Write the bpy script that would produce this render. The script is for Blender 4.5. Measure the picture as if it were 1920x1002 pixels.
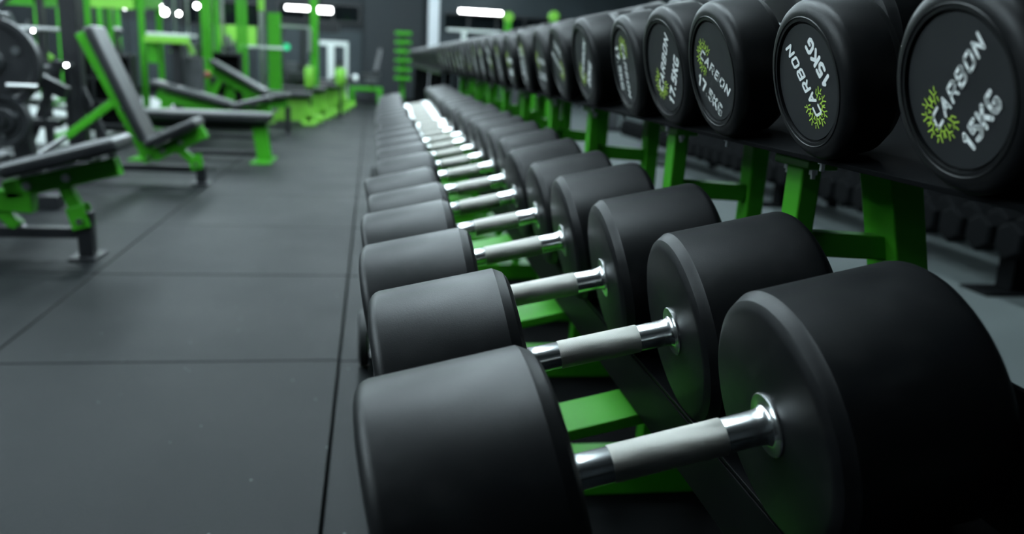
import bpy, math, random
from mathutils import Vector, Matrix
for o in list(bpy.data.objects):
    bpy.data.objects.remove(o)
SC = bpy.context.scene
COL = SC.collection
R0 = random.Random(7)

# ------------------------------------------------------------------ camera
CAM_H = 0.9046
YAW, PIT, ROL, FPX = 0.1686, 0.2454, 0.0520, 1524.95
def cam_axes():
    cy, sy = math.cos(YAW), math.sin(YAW)
    f = Vector((sy, cy, 0)); r = Vector((cy, -sy, 0)); u = Vector((0, 0, 1))
    cp, sp = math.cos(PIT), math.sin(PIT)
    f2 = f*cp - u*sp; u2 = u*cp + f*sp
    cr, sr = math.cos(ROL), math.sin(ROL)
    return r*cr + u2*sr, u2*cr - r*sr, f2
cr_, cu_, cf_ = cam_axes()
cam = bpy.data.cameras.new('camera')
cam.sensor_width = 36.0
cam.lens = FPX/1920*36.0
cam.clip_start = 0.02
cam.clip_end = 100
cam.dof.use_dof = True
cam.dof.focus_distance = 0.89
cam.dof.aperture_fstop = 3.5
camo = bpy.data.objects.new('camera', cam)
mw = Matrix.Identity(4)
for i in range(3):
    mw[i][0] = cr_[i]; mw[i][1] = cu_[i]; mw[i][2] = -cf_[i]
mw[2][3] = CAM_H
camo.matrix_world = mw
COL.objects.link(camo)
SC.camera = camo

# ------------------------------------------------------------------ world, exposure
w = bpy.data.worlds.new('world'); SC.world = w; w.use_nodes = True
bg = w.node_tree.nodes['Background']
bg.inputs[0].default_value = (0.75, 0.9, 0.95, 1); bg.inputs[1].default_value = 0.004
SC.view_settings.view_transform = 'Standard'
SC.view_settings.look = 'None'
SC.view_settings.exposure = 1.3
SC.view_settings.gamma = 1.0
SC.view_settings.use_curve_mapping = False
LAMP_STRENGTH = 9.0
LAMP_X = (-7.4, -5.0, -2.6, -0.2, 2.4)
LAMP_Y = (4.2, 7.2, 10.2, 12.6, 14.8, 17.0)
LAMP_FILL = ((-7.4, 1.5), (-5.6, 1.5), (-3.8, 1.5), (-6.6, -0.1), (-4.7, -0.1), (-7.4, 2.9), (-5.6, 2.9), (-0.9, 3.0), (-0.15, 1.5), (-8.2, 0.4), (-8.2, 2.2))  # unseen lamps added to brighten the print, grips and posts
LAMP_COL = (0.76, 0.93, 1.0, 1)

# ------------------------------------------------------------------ materials
def mat(name, col, rough=0.5, metal=0.0, spec=0.5, emit=None, estr=0.0, noise=None, bump=None, coat=0.0, ior=None):
    """noise=(scale, amount): gentle colour variation; bump=(scale, strength, distance)"""
    m = bpy.data.materials.new(name); m.use_nodes = True
    nt = m.node_tree; b = nt.nodes['Principled BSDF']
    b.inputs['Base Color'].default_value = (*col, 1)
    b.inputs['Roughness'].default_value = rough
    b.inputs['Metallic'].default_value = metal
    b.inputs['Specular IOR Level'].default_value = spec
    if coat: b.inputs['Coat Weight'].default_value = coat; b.inputs['Coat Roughness'].default_value = 0.33
    if emit:
        b.inputs['Emission Color'].default_value = (*emit, 1)
        b.inputs['Emission Strength'].default_value = estr
    if noise or bump:
        tc = nt.nodes.new('ShaderNodeTexCoord')
    if noise:
        n = nt.nodes.new('ShaderNodeTexNoise'); n.inputs['Scale'].default_value = noise[0]; n.inputs['Detail'].default_value = 5
        nt.links.new(tc.outputs['Object'], n.inputs['Vector'])
        rmp = nt.nodes.new('ShaderNodeValToRGB')
        a = noise[1]
        rmp.color_ramp.elements[0].position = 0.3; rmp.color_ramp.elements[1].position = 0.72
        rmp.color_ramp.elements[0].color = tuple(c*(1-a) for c in col)+(1,)
        rmp.color_ramp.elements[1].color = tuple(min(1, c*(1+a)) for c in col)+(1,)
        nt.links.new(n.outputs['Fac'], rmp.inputs['Fac'])
        nt.links.new(rmp.outputs['Color'], b.inputs['Base Color'])
        mr = nt.nodes.new('ShaderNodeMapRange')
        mr.inputs['To Min'].default_value = max(0, rough-0.08); mr.inputs['To Max'].default_value = min(1, rough+0.08)
        nt.links.new(n.outputs['Fac'], mr.inputs['Value']); nt.links.new(mr.outputs['Result'], b.inputs['Roughness'])
    if bump:
        n2 = nt.nodes.new('ShaderNodeTexNoise'); n2.inputs['Scale'].default_value = bump[0]; n2.inputs['Detail'].default_value = 3
        nt.links.new(tc.outputs['Object'], n2.inputs['Vector'])
        bp = nt.nodes.new('ShaderNodeBump'); bp.inputs['Strength'].default_value = bump[1]; bp.inputs['Distance'].default_value = bump[2]
        nt.links.new(n2.outputs['Fac'], bp.inputs['Height']); nt.links.new(bp.outputs['Normal'], b.inputs['Normal'])
    return m

def rubber_material():
    m = bpy.data.materials.new('rubber'); m.use_nodes = True
    nt = m.node_tree; N = nt.nodes.new; L = nt.links.new; b = nt.nodes['Principled BSDF']
    tc = N('ShaderNodeTexCoord')
    oi = N('ShaderNodeObjectInfo')
    add = N('ShaderNodeVectorMath'); add.operation = 'ADD'
    mul = N('ShaderNodeMath'); mul.operation = 'MULTIPLY'; mul.inputs[1].default_value = 37.0
    L(oi.outputs['Random'], mul.inputs[0]); L(tc.outputs['Object'], add.inputs[0]); L(mul.outputs[0], add.inputs[1])
    # fine grain
    g = N('ShaderNodeTexNoise'); g.inputs['Scale'].default_value = 900; g.inputs['Detail'].default_value = 2
    L(tc.outputs['Object'], g.inputs['Vector'])
    bp = N('ShaderNodeBump'); bp.inputs['Strength'].default_value = 0.22; bp.inputs['Distance'].default_value = 0.0006
    L(g.outputs['Fac'], bp.inputs['Height']); L(bp.outputs['Normal'], b.inputs['Normal'])
    # dusty scuffs
    s = N('ShaderNodeTexNoise'); s.inputs['Scale'].default_value = 22; s.inputs['Detail'].default_value = 8; s.inputs['Roughness'].default_value = 0.65
    L(add.outputs[0], s.inputs['Vector'])
    r = N('ShaderNodeValToRGB')
    r.color_ramp.elements[0].position = 0.5; r.color_ramp.elements[0].color = (0.003, 0.0035, 0.0043, 1)
    r.color_ramp.elements[1].position = 0.78; r.color_ramp.elements[1].color = (0.009, 0.0096, 0.010, 1)
    L(s.outputs['Fac'], r.inputs['Fac']); L(r.outputs['Color'], b.inputs['Base Color'])
    mr = N('ShaderNodeMapRange'); mr.inputs['To Min'].default_value = 0.36; mr.inputs['To Max'].default_value = 0.5
    L(s.outputs['Fac'], mr.inputs['Value']); L(mr.outputs['Result'], b.inputs['Roughness'])
    b.inputs['Specular IOR Level'].default_value = 0.29
    return m

def knurl_material():
    m = bpy.data.materials.new('knurled_steel'); m.use_nodes = True
    nt = m.node_tree; N = nt.nodes.new; L = nt.links.new; b = nt.nodes['Principled BSDF']
    tc = N('ShaderNodeTexCoord'); sx = N('ShaderNodeSeparateXYZ'); L(tc.outputs['Object'], sx.inputs[0])
    at = N('ShaderNodeMath'); at.operation = 'ARCTAN2'; L(sx.outputs['Z'], at.inputs[0]); L(sx.outputs['Y'], at.inputs[1])
    def wave(sign):
        a = N('ShaderNodeMath'); a.operation = 'MULTIPLY'; a.inputs[1].default_value = 62.0; L(at.outputs[0], a.inputs[0])
        x = N('ShaderNodeMath'); x.operation = 'MULTIPLY_ADD'; x.inputs[1].default_value = sign*3300.0
        L(sx.outputs['X'], x.inputs[0]); L(a.outputs[0], x.inputs[2])
        s = N('ShaderNodeMath'); s.operation = 'SINE'; L(x.outputs[0], s.inputs[0]); return s
    w1, w2 = wave(1), wave(-1)
    mx = N('ShaderNodeMath'); mx.operation = 'MINIMUM'; L(w1.outputs[0], mx.inputs[0]); L(w2.outputs[0], mx.inputs[1])
    bp = N('ShaderNodeBump'); bp.inputs['Strength'].default_value = 0.5; bp.inputs['Distance'].default_value = 0.0005
    L(mx.outputs[0], bp.inputs['Height']); L(bp.outputs['Normal'], b.inputs['Normal'])
    b.inputs['Base Color'].default_value = (0.55, 0.54, 0.50, 1)
    b.inputs['Metallic'].default_value = 0.85; b.inputs['Roughness'].default_value = 0.45
    return m

def floor_material(name, base, dust):
    m = bpy.data.materials.new(name); m.use_nodes = True
    nt = m.node_tree; N = nt.nodes.new; L = nt.links.new; b = nt.nodes['Principled BSDF']
    geo = N('ShaderNodeNewGeometry')
    n = N('ShaderNodeTexNoise'); n.inputs['Scale'].default_value = 1.6; n.inputs['Detail'].default_value = 6; n.inputs['Roughness'].default_value = 0.6
    L(geo.outputs['Position'], n.inputs['Vector'])
    r = N('ShaderNodeValToRGB')
    r.color_ramp.elements[0].position = 0.3; r.color_ramp.elements[0].color = (*base, 1)
    r.color_ramp.elements[1].position = 0.75; r.color_ramp.elements[1].color = (*dust, 1)
    L(n.outputs['Fac'], r.inputs['Fac'])
    # small pale rubber flecks
    v = N('ShaderNodeTexVoronoi'); v.inputs['Scale'].default_value = 30
    L(geo.outputs['Position'], v.inputs['Vector'])
    lt = N('ShaderNodeMath'); lt.operation = 'LESS_THAN'; lt.inputs[1].default_value = 0.09; L(v.outputs['Distance'], lt.inputs[0])
    wn = N('ShaderNodeTexWhiteNoise'); L(v.outputs['Position'], wn.inputs['Vector'])
    gt = N('ShaderNodeMath'); gt.operation = 'GREATER_THAN'; gt.inputs[1].default_value = 0.86; L(wn.outputs['Value'], gt.inputs[0])
    mu = N('ShaderNodeMath'); mu.operation = 'MULTIPLY'; L(lt.outputs[0], mu.inputs[0]); L(gt.outputs[0], mu.inputs[1])
    mx = N('ShaderNodeMix'); mx.data_type = 'RGBA'; L(mu.outputs[0], mx.inputs['Factor'])
    L(r.outputs['Color'], mx.inputs['A']); mx.inputs['B'].default_value = (0.12, 0.14, 0.14, 1)
    L(mx.outputs['Result'], b.inputs['Base Color'])
    g = N('ShaderNodeTexNoise'); g.inputs['Scale'].default_value = 260; g.inputs['Detail'].default_value = 3
    L(geo.outputs['Position'], g.inputs['Vector'])
    bp = N('ShaderNodeBump'); bp.inputs['Strength'].default_value = 0.35; bp.inputs['Distance'].default_value = 0.002
    L(g.outputs['Fac'], bp.inputs['Height']); L(bp.outputs['Normal'], b.inputs['Normal'])
    mr = N('ShaderNodeMapRange'); b.inputs['Specular IOR Level'].default_value = 0.13
    mr.inputs['To Min'].default_value = 0.42; mr.inputs['To Max'].default_value = 0.6
    L(n.outputs['Fac'], mr.inputs['Value']); L(mr.outputs['Result'], b.inputs['Roughness'])
    return m

M_RUB = rubber_material()
M_DISC = mat('rubber_disc', (0.009, 0.0105, 0.0125), 0.5, noise=(40, 0.15))
M_KNURL = knurl_material()
M_DULL = mat('dull_steel', (0.22, 0.23, 0.23), 0.4, 1.0)
M_CHROME = mat('chrome', (0.80, 0.82, 0.82), 0.24, 1.0)
M_PRINT = mat('white_print', (0.93, 0.96, 0.95), 0.45)
M_LOGO = mat('lime_print', (0.5, 0.75, 0.08), 0.45)
M_GREEN = mat('green_powder_coat', (0.05, 0.32, 0.016), 0.38, spec=0.22, noise=(6, 0.08))
M_LIME = mat('lime_paint', (0.2, 0.55, 0.05), 0.45, noise=(5, 0.08))
M_BLACK = mat('black_powder_coat', (0.008, 0.009, 0.011), 0.42, noise=(12, 0.2), bump=(700, 0.15, 0.0004))
M_PAD = mat('black_vinyl', (0.008, 0.009, 0.011), 0.4, spec=0.7, coat=0.3, noise=(9, 0.2), bump=(420, 0.15, 0.0006))
M_STEEL = mat('brushed_steel', (0.55, 0.56, 0.56), 0.28, 1.0)
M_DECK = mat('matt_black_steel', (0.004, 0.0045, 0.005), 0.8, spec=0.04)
M_RAIL = mat('satin_black_steel', (0.0035, 0.004, 0.0045), 0.45, spec=0.09)
M_RFOOT = mat('rubber_foot', (0.01, 0.011, 0.012), 0.6)
M_FLOOR = floor_material('rubber_floor', (0.0026, 0.0036, 0.0043), (0.0062, 0.0079, 0.0088))
M_FBASE = mat('floor_underlay', (0.002, 0.002, 0.002), 0.9, spec=0.02)
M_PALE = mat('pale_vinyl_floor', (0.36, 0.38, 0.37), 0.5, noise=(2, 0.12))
M_GREYFLOOR = mat('grey_vinyl_floor', (0.085, 0.1, 0.1), 0.5, noise=(2, 0.12))
M_WALL = mat('dark_wall_paint', (0.010, 0.0145, 0.0175), 0.7, noise=(1.2, 0.15))
M_WALL2 = mat('slate_wall_panel', (0.020, 0.030, 0.035), 0.65, noise=(1.5, 0.12))
M_CEIL = mat('ceiling_paint', (0.2, 0.22, 0.23), 0.8)
M_GLASS = mat('dark_window_glass', (0.004, 0.006, 0.007), 0.08)
M_WHITE = mat('white_paint', (0.62, 0.66, 0.64), 0.4)
M_SILVER = mat('silver_cladding', (0.62, 0.64, 0.67), 0.35, 0.3)
M_LAMP = mat('lamp_diffuser', (0.9, 0.9, 0.9), 0.5, emit=LAMP_COL[:3], estr=LAMP_STRENGTH)
M_UPFILL = mat('fill_uplight_glow', (0.9, 0.9, 0.9), 0.5, emit=LAMP_COL[:3], estr=2.5)
M_GLOWBAR = mat('glow_bar_face', (0.9, 0.9, 0.9), 0.5, emit=(0.95, 1, 1), estr=9.0)
M_GLOWDOT = mat('glow_dot_face', (0.9, 0.9, 0.9), 0.5, emit=(0.95, 1, 0.98), estr=26.0)
M_GLED = mat('green_display', (0.0, 0.2, 0.1), 0.4, emit=(0.03, 0.5, 0.2), estr=0.5)
M_RED = mat('red_plastic', (0.25, 0.015, 0.02), 0.4)
M_ORANGE = mat('orange_rubber', (0.5, 0.16, 0.03), 0.5)
M_GREYPLATE = mat('grey_iron', (0.06, 0.065, 0.068), 0.4, noise=(8, 0.2))

# ------------------------------------------------------------------ mesh helpers
class MB:
    def __init__(s): s.v = []; s.f = []
    def quad_ring(s, a, b, n, close=True):
        for i in range(n):
            j = (i+1) % n
            s.f.append((a+i, a+j, b+j, b+i))
    def obox(s, c, ax, ay, az):
        """box from centre and three half-extent vectors"""
        k = len(s.v); c = Vector(c); ax = Vector(ax); ay = Vector(ay); az = Vector(az)
        for sx in (-1, 1):
            for sy in (-1, 1):
                for sz in (-1, 1):
                    s.v.append(tuple(c+ax*sx+ay*sy+az*sz))
        F = [(0, 1, 3, 2), (4, 6, 7, 5), (0, 4, 5, 1), (2, 3, 7, 6), (0, 2, 6, 4), (1, 5, 7, 3)]
        if ax.cross(ay).dot(az) < 0: F = [f[::-1] for f in F]
        s.f += [tuple(k+i for i in f) for f in F]
        return s
    def box(s, x0, x1, y0, y1, z0, z1):
        return s.obox(((x0+x1)/2, (y0+y1)/2, (z0+z1)/2), ((x1-x0)/2, 0, 0), (0, (y1-y0)/2, 0), (0, 0, (z1-z0)/2))
    def bar(s, p0, p1, wy, t):
        """rectangular tube from p0 to p1; wy = full width across (mostly along Y), t = full depth the other way"""
        p0 = Vector(p0); p1 = Vector(p1); d = (p1-p0); h = d/2; d = d.normalized()
        side = Vector((0, 1, 0))
        if abs(d.y) > 0.9: side = Vector((1, 0, 0))
        u = d.cross(side).normalized(); side = u.cross(d).normalized()
        return s.obox((p0+p1)/2, h, side*wy/2, u*t/2)
    def lathe(s, prof, n=48, axis=Vector((1, 0, 0)), org=Vector((0, 0, 0))):
        """prof: [(along, radius)]; closed at ends where radius 0"""
        axis = Vector(axis).normalized(); org = Vector(org)
        e1 = Vector((0, 1, 0)) if abs(axis.y) < 0.9 else Vector((1, 0, 0))
        e2 = axis.cross(e1).normalized(); e1 = e2.cross(axis).normalized()
        rings = []
        for a, r in prof:
            k = len(s.v)
            if r < 1e-6:
                s.v.append(tuple(org+axis*a)); rings.append((k, 1))
            else:
                for i in range(n):
                    p = 2*math.pi*i/n
                    s.v.append(tuple(org+axis*a+(e1*math.cos(p)+e2*math.sin(p))*r))
                rings.append((k, n))
        for (a, na), (b, nb) in zip(rings, rings[1:]):
            for i in range(n):
                j = (i+1) % n
                if na == 1 and nb == 1: continue
                if na == 1: s.f.append((a, b+j, b+i))
                elif nb == 1: s.f.append((a+i, a+j, b))
                else: s.f.append((a+i, a+j, b+j, b+i))
        return s
    def cyl(s, p0, p1, r, n=16):
        p0 = Vector(p0); p1 = Vector(p1); L = (p1-p0).length
        return s.lathe([(0, 0), (0, r), (L, r), (L, 0)], n, p1-p0, p0)
    def prism(s, pts, y0, y1):
        """polygon in (x,z), counter clockwise seen from -Y, extruded y0..y1"""
        k = len(s.v); n = len(pts)
        for y in (y0, y1):
            for x, z in pts: s.v.append((x, y, z))
        s.f.append(tuple(range(k, k+n))); s.f.append(tuple(range(k+2*n-1, k+n-1, -1)))
        for i in range(n):
            j = (i+1) % n
            s.f.append((k+j, k+i, k+n+i, k+n+j))
        return s
    def data(s, name, m, smooth=None):
        me = bpy.data.meshes.new(name); me.from_pydata(s.v, [], s.f); me.materials.append(m); me.update()
        if smooth is not None:
            me.shade_smooth(); me.set_sharp_from_angle(angle=math.radians(smooth))
        return me
    def build(s, name, m, parent=None, smooth=None, bevel=0.0, seg=2):
        return put(name, s.data(name, m, smooth), parent, bevel=bevel, seg=seg)

def put(name, me, parent=None, mtx=None, bevel=0.0, seg=2):
    o = bpy.data.objects.new(name, me); COL.objects.link(o)
    if parent: o.parent = parent
    if mtx is not None: o.matrix_local = mtx
    if bevel:
        b = o.modifiers.new('bevel', 'BEVEL'); b.width = bevel; b.segments = seg; b.limit_method = 'ANGLE'; b.angle_limit = math.radians(40)
    return o

def tag(o, label=None, cat=None, group=None, kind=None):
    if label: o['label'] = label
    if cat: o['category'] = cat
    if group: o['group'] = group
    if kind: o['kind'] = kind
    return o

def empty(name, loc=(0, 0, 0)):
    o = bpy.data.objects.new(name, None); o.empty_display_size = 0.1; COL.objects.link(o); o.location = loc
    return o

def copy_tree(o, parent=None):
    c = o.copy(); COL.objects.link(c); c.parent = parent
    for ch in [x for x in KIDS.get(o.name, [])]:
        copy_tree(ch, c)
    return c
KIDS = {}
def note_kids(root):
    for o in [root]+list(root.children_recursive):
        KIDS[o.name] = list(o.children)

ORD = ['first', 'second', 'third', 'fourth', 'fifth', 'sixth', 'seventh', 'eighth', 'ninth', 'tenth', 'eleventh', 'twelfth', 'thirteenth',
       'fourteenth', 'fifteenth', 'sixteenth', 'seventeenth', 'eighteenth', 'nineteenth']
TENS = {2: 'twent', 3: 'thirt', 4: 'fort', 5: 'fift'}
def ordinal(n):
    if n < 20: return ORD[n-1]
    t, u = divmod(n, 10)
    return TENS[t]+'ieth' if u == 0 else TENS[t]+'y-'+ORD[u-1]

# ------------------------------------------------------------------ room
def floor_rot(x, y): return (x-0.0095*y, y)
RX0, RX1, RY0, RY1, RH = -9.0, 6.2, -3.5, 19.2, 4.3
floor = MB().box(RX0, RX1, RY0, RY1, -0.1, -0.014).build('floor', M_FBASE)
tag(floor, 'dark rubber gym floor laid in large square tiles', kind='structure')
TW = 1.0
tile_me = MB().box(-TW/2+0.003, TW/2-0.003, -TW/2+0.003, TW/2-0.003, -0.013, 0.0).data('floor_tile', M_FLOOR)
for iy in range(-1, 17):
    for ix in range(-9, 7):
        cx, cy = -0.0902-0.5+ix*TW, 2.3815-0.5+(iy-1)*TW
        px, py = floor_rot(cx, cy)
        if px-0.52 < RX0 or px+0.52 > RX1 or py+0.5 > RY1: continue
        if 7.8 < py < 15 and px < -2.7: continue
        if px > 1.0: continue
        t = put('floor_tile', tile_me, floor, bevel=0.0025, seg=1)
        t.location = (px, py, R0.uniform(-0.0008, 0.0008)); t.rotation_euler = (0, 0, 0.0095)
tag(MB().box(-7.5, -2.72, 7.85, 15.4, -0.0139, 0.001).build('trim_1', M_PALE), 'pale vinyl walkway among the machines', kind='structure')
tag(MB().box(1.425, RX1-0.01, -1.2, RY1-0.05, -0.0139, 0.0).build('trim_2', M_GREYFLOOR), 'grey smooth floor beyond the dumbbell rack', kind='structure')
def struct(name, m, *b): return tag(MB().box(*b).build(name, m), kind='structure')
struct('wall_back', M_WALL, RX0, RX1, RY1, RY1+0.2, -0.1, RH)
struct('wall_left', M_WALL, RX0-0.2, RX0, RY0, RY1, -0.1, RH)
struct('wall_right', M_WALL2, RX1, RX1+0.2, RY0, RY1, -0.1, RH)
struct('wall_front', M_WALL, RX0, RX1, RY0-0.2, RY0, -0.1, RH)
struct('ceiling', M_CEIL, RX0, RX1, RY0, RY1, RH, RH+0.2)
struct('trim_3', M_WALL, -0.35, 0.92, RY1-0.25, RY1-0.001, -0.0139, RH-0.01)           # dark pier beside the column
# slate panels on the back wall
pn = tag(MB().box(1.25, RX1-0.02, RY1-0.03, RY1-0.001, 0.0, 1.5).build('trim_4', M_WALL2), kind='structure')
for k in range(7):
    MB().box(1.27+k*0.7, 1.27+k*0.7+0.69, RY1-0.05, RY1-0.028, 1.95, 3.2).build('wall_panel', M_WALL2, pn)
pn2 = tag(MB().box(-5.5, -0.4, RY1-0.03, RY1-0.001, 0.0, 1.4).build('trim_5', M_WALL2), kind='structure')
# windows: dark panes in thin frames
def window(i, x0, x1, z0, z1, n):
    f = MB()
    y0, y1 = RY1-0.07, RY1-0.001
    f.box(x0-0.05, x1+0.05, y0, y1, z1, z1+0.05); f.box(x0-0.05, x1+0.05, y0, y1, z0-0.05, z0)
    w_ = (x1-x0)/n
    for k in range(n+1):
        f.box(x0+k*w_-0.025, x0+k*w_+0.025, y0, y1, z0, z1)
    wn = tag(f.build('window_%d' % i, M_BLACK), 'dark window band high on the back wall', kind='structure')
    for k in range(n):
        MB().box(x0+k*w_+0.025, x0+(k+1)*w_-0.025, RY1-0.04, RY1-0.02, z0, z1).build('pane', M_GLASS, wn)
window(1, -4.2, -2.6, 1.4, 1.86, 2)
window(2, -2.2, -0.45, 1.62, 1.94, 3)
window(3, 1.32, 5.2, 1.56, 1.9, 6)
col = tag(MB().box(0.98, 1.19, 17.4, 17.7, -0.0139, RH).build('trim_6', M_SILVER, bevel=0.02), 'silver clad column standing at the far end', kind='structure')
tag(MB().box(1.2, 1.3, 17.5, 17.7, -0.0139, RH).build('trim_7', M_WALL2), kind='structure')

# ------------------------------------------------------------------ ceiling lamps
def ceiling_lamp():
    r = empty('ceiling_lamp')
    MB().box(-0.27, 0.27, -0.92, 0.92, 0.02, 0.09).build('housing', M_BLACK, r)
    MB().box(-0.25, 0.25, -0.9, 0.9, 0.0, 0.019).build('diffuser', M_LAMP, r)
    MB().box(-0.2, 0.2, -0.85, 0.85, 0.0905, 0.1).build('fill_uplight', M_UPFILL, r)  # added upward glow that lights the ceiling for soft fill from above
    for y in (-0.6, 0.6):
        MB().cyl((0, y, 0.1), (0, y, 0.8), 0.006, 6).build('hanger', M_BLACK, r)
    return r
lamp0 = ceiling_lamp(); note_kids(lamp0); used = False
for x, y in [(x, y) for x in LAMP_X for y in LAMP_Y]+list(LAMP_FILL):
        l = copy_tree(lamp0) if used else lamp0
        used = True
        l.location = (x, y, RH-0.8)
        tag(l, 'long white panel lamp hanging unseen over the gym floor', 'lamp', 'panel lamps under the ceiling')

# ------------------------------------------------------------------ lettering
def stroke(mb, pts, wd, z=0.0, n=6):
    """flat stroke in (u,v) with round joins; stored as x=0 plane vertices (0,u,v)"""
    for (a, b) in zip(pts, pts[1:]):
        dx, dy = b[0]-a[0], b[1]-a[1]; L = math.hypot(dx, dy) or 1
        nx, ny = -dy/L*wd/2, dx/L*wd/2
        k = len(mb.v)
        mb.v += [(z, a[0]+nx, a[1]+ny), (z, a[0]-nx, a[1]-ny), (z, b[0]-nx, b[1]-ny), (z, b[0]+nx, b[1]+ny)]
        mb.f.append((k, k+1, k+2, k+3))
    for p in pts:
        k = len(mb.v)
        for i in range(8):
            q = math.pi*2*(i+0.5)/8
            mb.v.append((z, p[0]+math.cos(q)*wd/2*1.02, p[1]+math.sin(q)*wd/2*1.02))
        mb.f.append(tuple(range(k, k+8)))
GL = {  # strokes on a 0..1 by 0..1.3 grid
 'C': [[(1, 1.3), (.15, 1.3), (0, 1.1), (0, .2), (.15, 0), (1, 0)]],
 'A': [[(0, 0), (.5, 1.3), (1, 0)], [(.25, .42), (.8, .42)]],
 'R': [[(0, 0), (0, 1.3), (.8, 1.3), (1, 1.1), (1, .8), (.8, .6), (0, .6)], [(.5, .6), (1, 0)]],
 'B': [[(0, 0), (0, 1.3), (.8, 1.3), (.98, 1.12), (.98, .85), (.8, .68), (0, .68)], [(.8, .68), (1, .5), (1, .18), (.82, 0), (0, 0)]],
 'O': [[(.15, 0), (0, .2), (0, 1.1), (.15, 1.3), (.85, 1.3), (1, 1.1), (1, .2), (.85, 0), (.15, 0)]],
 'N': [[(0, 0), (0, 1.3), (1, 0), (1, 1.3)]],
 '1': [[(.15, 1.0), (.55, 1.3), (.55, 0)]],
 '2': [[(0, 1.05), (.2, 1.3), (.75, 1.3), (.95, 1.05), (.9, .8), (0, 0), (1, 0)]],
 '3': [[(0, 1.3), (.9, 1.3), (.45, .78), (.85, .62), (.95, .3), (.7, 0), (.2, 0), (0, .2)]],
 '4': [[(.75, 0), (.75, 1.3), (0, .4), (1, .4)]],
 '5': [[(.9, 1.3), (.12, 1.3), (.06, .75), (.65, .8), (.95, .5), (.9, .2), (.6, 0), (0, .08)]],
 '7': [[(0, 1.3), (1, 1.3), (.4, 0)]],
 '0': [[(.2, 0), (0, .25), (0, 1.05), (.2, 1.3), (.8, 1.3), (1, 1.05), (1, .25), (.8, 0), (.2, 0)]],
 'K': [[(0, 0), (0, 1.3)], [(.95, 1.3), (.05, .6)], [(.3, .8), (1, 0)]],
 'G': [[(.95, 1.3), (.25, 1.3), (0, 1.0), (0, .3), (.25, 0), (.8, 0), (1, .2), (1, .55), (.62, .55)]],
 '.': [[(.1, 0), (.1, .04)]],
}
def text_mesh(name, s, m, width_of, cap, gap, wd, slant, centre):
    """string laid along +u with its middle at centre (u,v); unit = head radius"""
    mb = MB(); x = 0.0; items = []
    for ch in s:
        wch = width_of*(0.25 if ch == '.' else 0.72 if ch == '1' else 1.0)
        items.append((ch, x, wch)); x += wch+gap
    tot = x-gap
    for ch, x0, wch in items:
        for st in GL[ch]:
            pts = []
            for (a, b) in st:
                v = b/1.3*cap-cap/2
                pts.append((centre[0]-tot/2+x0+a*wch*(1 if ch != '.' else 1)+v*slant, centre[1]+v))
            stroke(mb, pts, wd)
    return mb.data(name, m)
WORD = text_mesh('brand_word', 'CARBON', M_PRINT, 0.112, 0.135, 0.070, 0.037, 0.30, (0.07, 0.04))
def logo_mesh():
    """ring of little circuit-like branches round the first letter, open towards the word"""
    mb = MB(); cx, cy = -0.33, 0.035
    kinds = [[(0.115, -.01), (0.2, 0.0), (0.265, -0.03)], [(0.2, 0.0), (0.215, 0.055)], [(0.15, -.005), (0.155, -0.05), (0.215, -0.058)], [(0.235, 0.03), (0.275, 0.042)], [(0.125, 0.045), (0.17, 0.042)]]
    for k in range(7):
        a = math.radians(66+k*38)
        d = (math.cos(a), math.sin(a)); p = (-d[1], d[0]); fl = 1 if k % 2 else -1
        for st in kinds:
            stroke(mb, [(cx+d[0]*r+p[0]*q*fl, cy+d[1]*r+p[1]*q*fl) for r, q in st], 0.0155)
    return mb.data('logo', M_LOGO)
LOGO = logo_mesh()
WT = {}
def weight_mesh(s):
    if s not in WT:
        WT[s] = text_mesh('weight_mark', s, M_PRINT, 0.112, 0.165, 0.06, 0.05, 0.0, (0.015, -0.40))
    return WT[s]

# ------------------------------------------------------------------ dumbbells
def head_profile(R, L, inner=0.0145):
    """axis runs from the inner face (0) to the printed outer face (L)"""
    return [(0, 0), (0, R-0.017), (0.0015, R-0.012), (0.005, R-0.0065), (0.011, R-0.0028), (inner, R-0.0010), (inner+0.0012, R),
            (L-0.0135, R), (L-0.009, R-0.0011), (L-0.005, R-0.0036), (L-0.0015, R-0.0080), (L, R-0.0125),
            (L, R*0.812), (L+0.0009, R*0.806), (L+0.0009, R*0.798), (L, R*0.792), (L, R*0.752), (L-0.004, R*0.744), (L-0.004, R*0.729), (L-0.0022, R*0.724)]
HEADS = {}
def head_me(R, L, n=96):
    key = (round(R, 4), round(L, 4), n)
    if key not in HEADS:
        p = head_profile(R, L)
        HEADS[key] = (MB().lathe(p+[(L-0.006, R*0.716), (L-0.006, 0)], n).data('head', M_RUB, 24),
                      MB().lathe([(L-0.0055, 0), (L-0.0055, R*0.723), (L-0.0022, R*0.720), (L-0.0022, 0)], n//2).data('end_disc', M_DISC, 24))
    return HEADS[key]
GRIPS = {}
def grip_me(g, n=48, cm=None):
    key = (round(g, 4), n, cm.name if cm else '')
    if key not in GRIPS:
        h = g/2; k = h-0.043
        GRIPS[key] = (MB().lathe([(-k, 0), (-k, 0.0160), (-k+0.001, 0.0167), (k-0.001, 0.0167), (k, 0.0160), (k, 0)], n).data('grip', M_KNURL, 40),
                      MB().lathe([(k-0.001, 0.0155), (k, 0.0158), (h-0.016, 0.0160), (h-0.009, 0.0165), (h-0.005, 0.0176), (h-0.0032, 0.0192), (h-0.0026, 0.022), (h-0.0024, 0.0285), (h-0.0016, 0.0295), (h+0.0004, 0.0295), (h+0.0005, 0.0)], n).data('collar', cm or M_CHROME, 35))
    return GRIPS[key]
FLIP = Matrix.Rotation(math.pi, 4, 'Z')
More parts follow.
